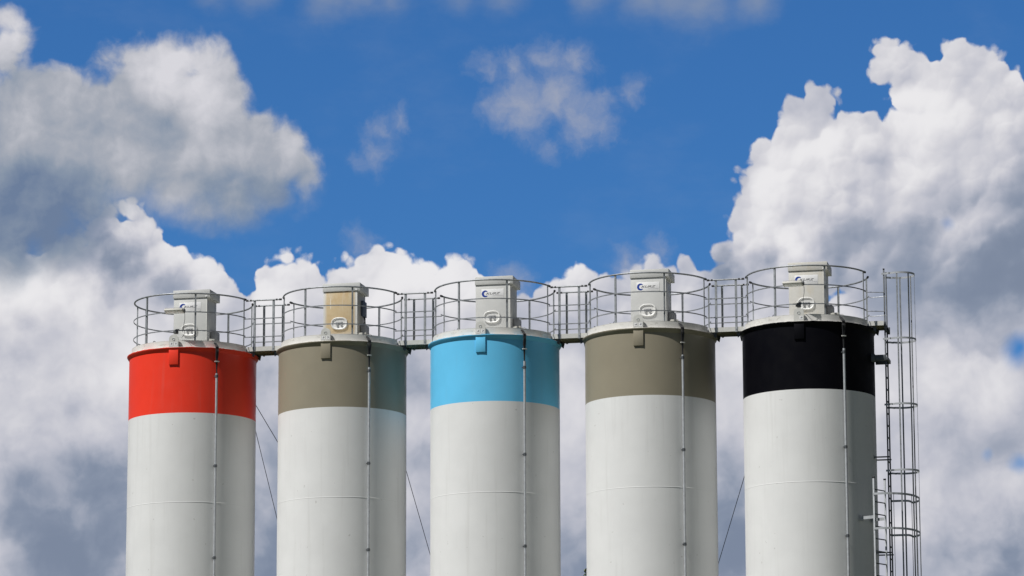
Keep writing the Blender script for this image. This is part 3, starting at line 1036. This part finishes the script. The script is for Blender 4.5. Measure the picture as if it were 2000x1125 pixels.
ca, sa = math.cos(R_(L2A)), math.sin(R_(L2A))
SA = (cx - ca * LADW, cy - sa * LADW); SB = (cx + ca * LADW, cy + sa * LADW)
for q, (x, y) in enumerate((SA, SB)):
    st = obj('stile', finish('stile2', stile2, M['alu']), t2, (x, y, 0), (0, 0, R_(L2A)))
    obj('cap', finish('stile2_cap', lambda bm: box(bm, -.015, .015, -.03, .03, 0, .035, .004), M['black_rubber']), st, (0, 0, L2TOP + .001))
z = L2TOP - .25
while z > .4:
    obj('rung', finish('rung2', rung2, M['galv_dark']), t2, (cx, cy, z), (0, 0, R_(L2A))); z -= .28


def w2l(x, y):
    """world offsets (metres right, back) from the silo axis to the silo's own axes"""
    c, s = math.cos(-ROWANG), math.sin(-ROWANG); return (x * c - y * s, x * s + y * c)


HP = [w2l(*p) for p in ((1.50, -1.50), (1.74, -1.49), (1.98, -1.39), (2.18, -1.19), (2.32, -.92), (2.42, -.60), (2.45, -.30), (2.43, -.06), (2.34, .12))]
HP = [(SA[0] - .01, SA[1] - .02)] + HP + [(2.20, .29), (LADX + .01, LADW + .03)]


def hoop2(bm):
    P_ = [Vector((*p, 0)) for p in HP]; pts = []
    for q in range(len(P_) - 1):
        a, b, c, d = P_[max(q - 1, 0)], P_[q], P_[q + 1], P_[min(q + 2, len(P_) - 1)]
        for u in (0, .33, .66):
            pts.append(.5 * ((2 * b) + (c - a) * u + (2 * a - 5 * b + 4 * c - d) * u * u + (3 * b - a - 3 * c + d) * u ** 3))
    pts.append(P_[-1]); tube(bm, pts, 0, flat=(.004, .024))


H2 = [L2TOP - .36 - .79 * q for q in (0, 1, 2.9, 4.8, 6.7, 8.6, 10.5)]
for z in H2: obj('cage_hoop', finish('hoop2', hoop2, M['alu']), t2, (0, 0, z))
for q, ix in enumerate((2, 4, 5, 7)):
    def strap2(bm, ix=ix):
        x, y = HP[ix]; box(bm, x - .006, x + .006, y - .010, y + .010, H2[-1], H2[0] + .02)
    obj('cage_strap', finish('strap2_%d' % q, strap2, M['galv_dark']), t2)


def l2_bracket(bm):
    for s in (-1, 1):
        x = cx + ca * LADW * s; y = cy + sa * LADW * s
        nx, ny = math.sin(R_(L2A)), -math.cos(R_(L2A))
        m = math.hypot(x, y)
        p = Vector((x - nx * .34, y - ny * .34, 0)); tube(bm, [p, (x, y, 0)], 0, flat=(.006, .035))
        mt = Matrix.Translation(p) @ Matrix.Rotation(R_(L2A), 4, 'Z'); box(bm, -.06, .06, -.004, .004, -.07, .07, 0, mtx=mt)


for z in (L2TOP - .88, L2TOP - 3.4, L2TOP - 6, L2TOP - 9): obj('wall_bracket', finish('l2_bracket', l2_bracket, M['alu']), t2, (0, 0, z))


# ------------------------------------------------------------------ floodlights hung on two of the railings
def lamp_head(bm):
    box(bm, -.225, .225, -.10, .10, -.028, .022, .008)
    for k in range(14):
        x = -.20 + k * .0308; box(bm, x, x + .006, -.09, .09, .0222, .052)
def lamp_glass(bm): box(bm, -.205, .205, -.085, .085, -.034, -.0285, .002)
def lamp_end(bm): box(bm, .2255, .262, -.055, .055, -.03, .045, .008)
def lamp_yoke(bm): tube(bm, [(.18, 0, -.02), (.18, .12, -.03), (.18, .26, .02)], 0, flat=(.012, .004)); tube(bm, [(-.18, 0, -.02), (-.18, .12, -.03), (-.18, .26, .02)], 0, flat=(.012, .004))
def lamp_sensor(bm):
    box(bm, -.045, .045, -.04, .04, -.05, .055, .012); cyl(bm, (0, -.04, 0), (0, -.075, 0), .028, 12); box(bm, -.075, -.03, -.02, .02, -.03, .015, .006); box(bm, -.02, .06, .02, .05, .03, .075, .006)
def lamp_cable(bm): tube(bm, [(.25, 0, -.02), (.262, .0, -.12), (.258, .01, -.22), (.235, .02, -.33), (.225, .03, -.42), (.235, .12, -.52), (.12, .25, -.60)], .0055, 6)


for i, a, sa_, lab in ((0, 1.5, -1, 'floodlight on the railing of the red-topped silo'), (4, -3.7, -3, 'floodlight on the railing of the black-topped silo')):
    rx, ry, _ = ring(RR + .25, a, 0)
    wpos = base_of(i) + Matrix.Rotation(ROWANG, 3, 'Z') @ Vector((rx, ry, ZF + RZ[1] - .02))
    t = thing('floodlight', 'flat grey ' + lab, 'floodlight', wpos, ROWANG + R_(a), 'floodlights on the roof railings')
    hd = obj('housing', finish('lamp_head', lamp_head, M['plastic']), t, None, (R_(-14), R_(0), 0))
    obj('lens', finish('lamp_glass', lamp_glass, M['sign']), hd)
    obj('end_cover', finish('lamp_end', lamp_end, M['sensor']), hd)
    obj('yoke', finish('lamp_yoke', lamp_yoke, M['galv_dark']), t)
    obj('cable', finish('lamp_cable', lamp_cable, M['black_rubber']), t)
    obj('sensor', finish('lamp_sensor', lamp_sensor, M['sensor']), t, (-.02 if i == 0 else .08, .27, RZ[2] - RZ[1] - .01))


# ------------------------------------------------------------------ stay wires behind the silos
def ray(px, py):
    v = Vector(((px - 1000) / F_PX, -(py - 562.5) / F_PX, -1.0))
    return Matrix.Rotation(math.pi / 2 + PITCH, 3, 'X') @ Matrix.Rotation(ROLL, 3, 'Z') @ v


def at_depth(px, py, Y):
    d = ray(px, py); return Vector((0, 0, EYE)) + d * (Y / d.y)


WIRES = [((478, 755), (543, 862), 0, 'steeper-leaning upper stay wire in the gap right of the red-topped silo'),
         ((478, 755), (541, 1007), 0, 'lower stay wire in the gap right of the red-topped silo'),
         ((772, 845), (838, 1070), 1, 'thin stay wire in the gap left of the blue-topped silo'),
         ((1472, 870), (1403, 1095), 4, 'thin stay wire in the gap left of the black-topped silo')]
for (a, b, i, lab) in WIRES:
    yb = base_of(i).y
    A = at_depth(*a, yb + 1.45)
    # the ground anchor lies where the sight plane of the wire meets the ground 9 m further back
    ya = yb + 9.0
    s = 1.0
    lo_, hi_ = 1.0, 12.0
    for _ in range(60):
        s = (lo_ + hi_) / 2; p = at_depth(a[0] + (b[0] - a[0]) * s, a[1] + (b[1] - a[1]) * s, ya)
        if p.z > 0.05: lo_ = s
        else: hi_ = s
    B = at_depth(a[0] + (b[0] - a[0]) * s, a[1] + (b[1] - a[1]) * s, ya)
    t = thing('stay_wire', lab, 'wire', B, 0, 'stay wires behind the silos')
    me = finish('wire_%d_%d' % (i, b[0]), lambda bm: tube(bm, [A - B + (Vector((0, 0, 0)) - (A - B)) * q / 12 - Vector((0, 0, .12 * math.sin(math.pi * q / 12))) for q in range(13)], .0085, 6), M['galv_dark'])
    obj('cable', me, t)
    obj('anchor', finish('anchor', lambda bm: (box(bm, -.2, .2, -.2, .2, -.3, .06, .01), cyl(bm, (0, 0, .05), (0, 0, .25), .02, 8)), M['galv_dark']), t, (0, 0, -B.z + .0))


# ------------------------------------------------------------------ tree whose tip shows beside the fourth silo
def make_tree(px, py, Y, seed):
    rnd = random.Random(seed)
    top = at_depth(px, py, Y); H = top.z
    t = thing('tree', 'green leafy treetop just showing at the bottom edge, left of the fourth silo', 'tree', (top.x + .9, top.y, 0))
    limbs = []

    def trunk(bm):
        tube(bm, [(0, 0, -.1), (.05, .02, H * .3), (-.1, .05, H * .6), (-.5, 0, H * .85), (-.88, 0, H * .985)], [.22, .17, .11, .05, .012], 10)
        for k in range(26):
            a = rnd.uniform(0, 6.28); z0 = H * rnd.uniform(.25, .9); L_ = (1 - z0 / H) * 3.2 + .35
            o = Vector((-.1 if z0 < H * .7 else -.5, 0, z0)); e = o + Vector((math.cos(a) * L_, math.sin(a) * L_, L_ * .55))
            mid = (o + e) / 2 + Vector((0, 0, .1)); tube(bm, [o, mid, e], [.045, .028, .010], 6); limbs.append((o, mid, e))
    obj('trunk', finish('trunk_mesh', trunk, M['bark']), t)

    def crown(bm):
        def leaf(c, s):
            n = Vector((rnd.gauss(0, 1), rnd.gauss(0, 1), rnd.gauss(.4, 1))).normalized(); u = n.orthogonal().normalized(); w = n.cross(u)
            q = rnd.uniform(0, 6.28); u2 = u * math.cos(q) + w * math.sin(q); w2 = n.cross(u2)
            put(bm, [c - u2 * s, c + w2 * s * .5, c + u2 * s, c - w2 * s * .5], [(0, 1, 2, 3)])
        for (o, mid, e) in limbs:
            for k in range(7):
                cc = o.lerp(e, rnd.uniform(.35, 1.05)) + Vector((rnd.gauss(0, .15), rnd.gauss(0, .15), rnd.gauss(.05, .12)))
                for q in range(26): leaf(cc + Vector((rnd.gauss(0, .16), rnd.gauss(0, .16), rnd.gauss(0, .13))), rnd.uniform(.03, .07))
        for q in range(260):
            z = rnd.uniform(0, 1); sp = .03 + z * .35
            leaf(Vector((-.9 + z * .35 + rnd.gauss(0, sp), rnd.gauss(0, sp), H - z * 1.6)), rnd.uniform(.025, .06))
    obj('crown', finish('crown_mesh', crown, M['leaf'], smooth=False), t)


make_tree(1143, 1113, 97.0, 5)
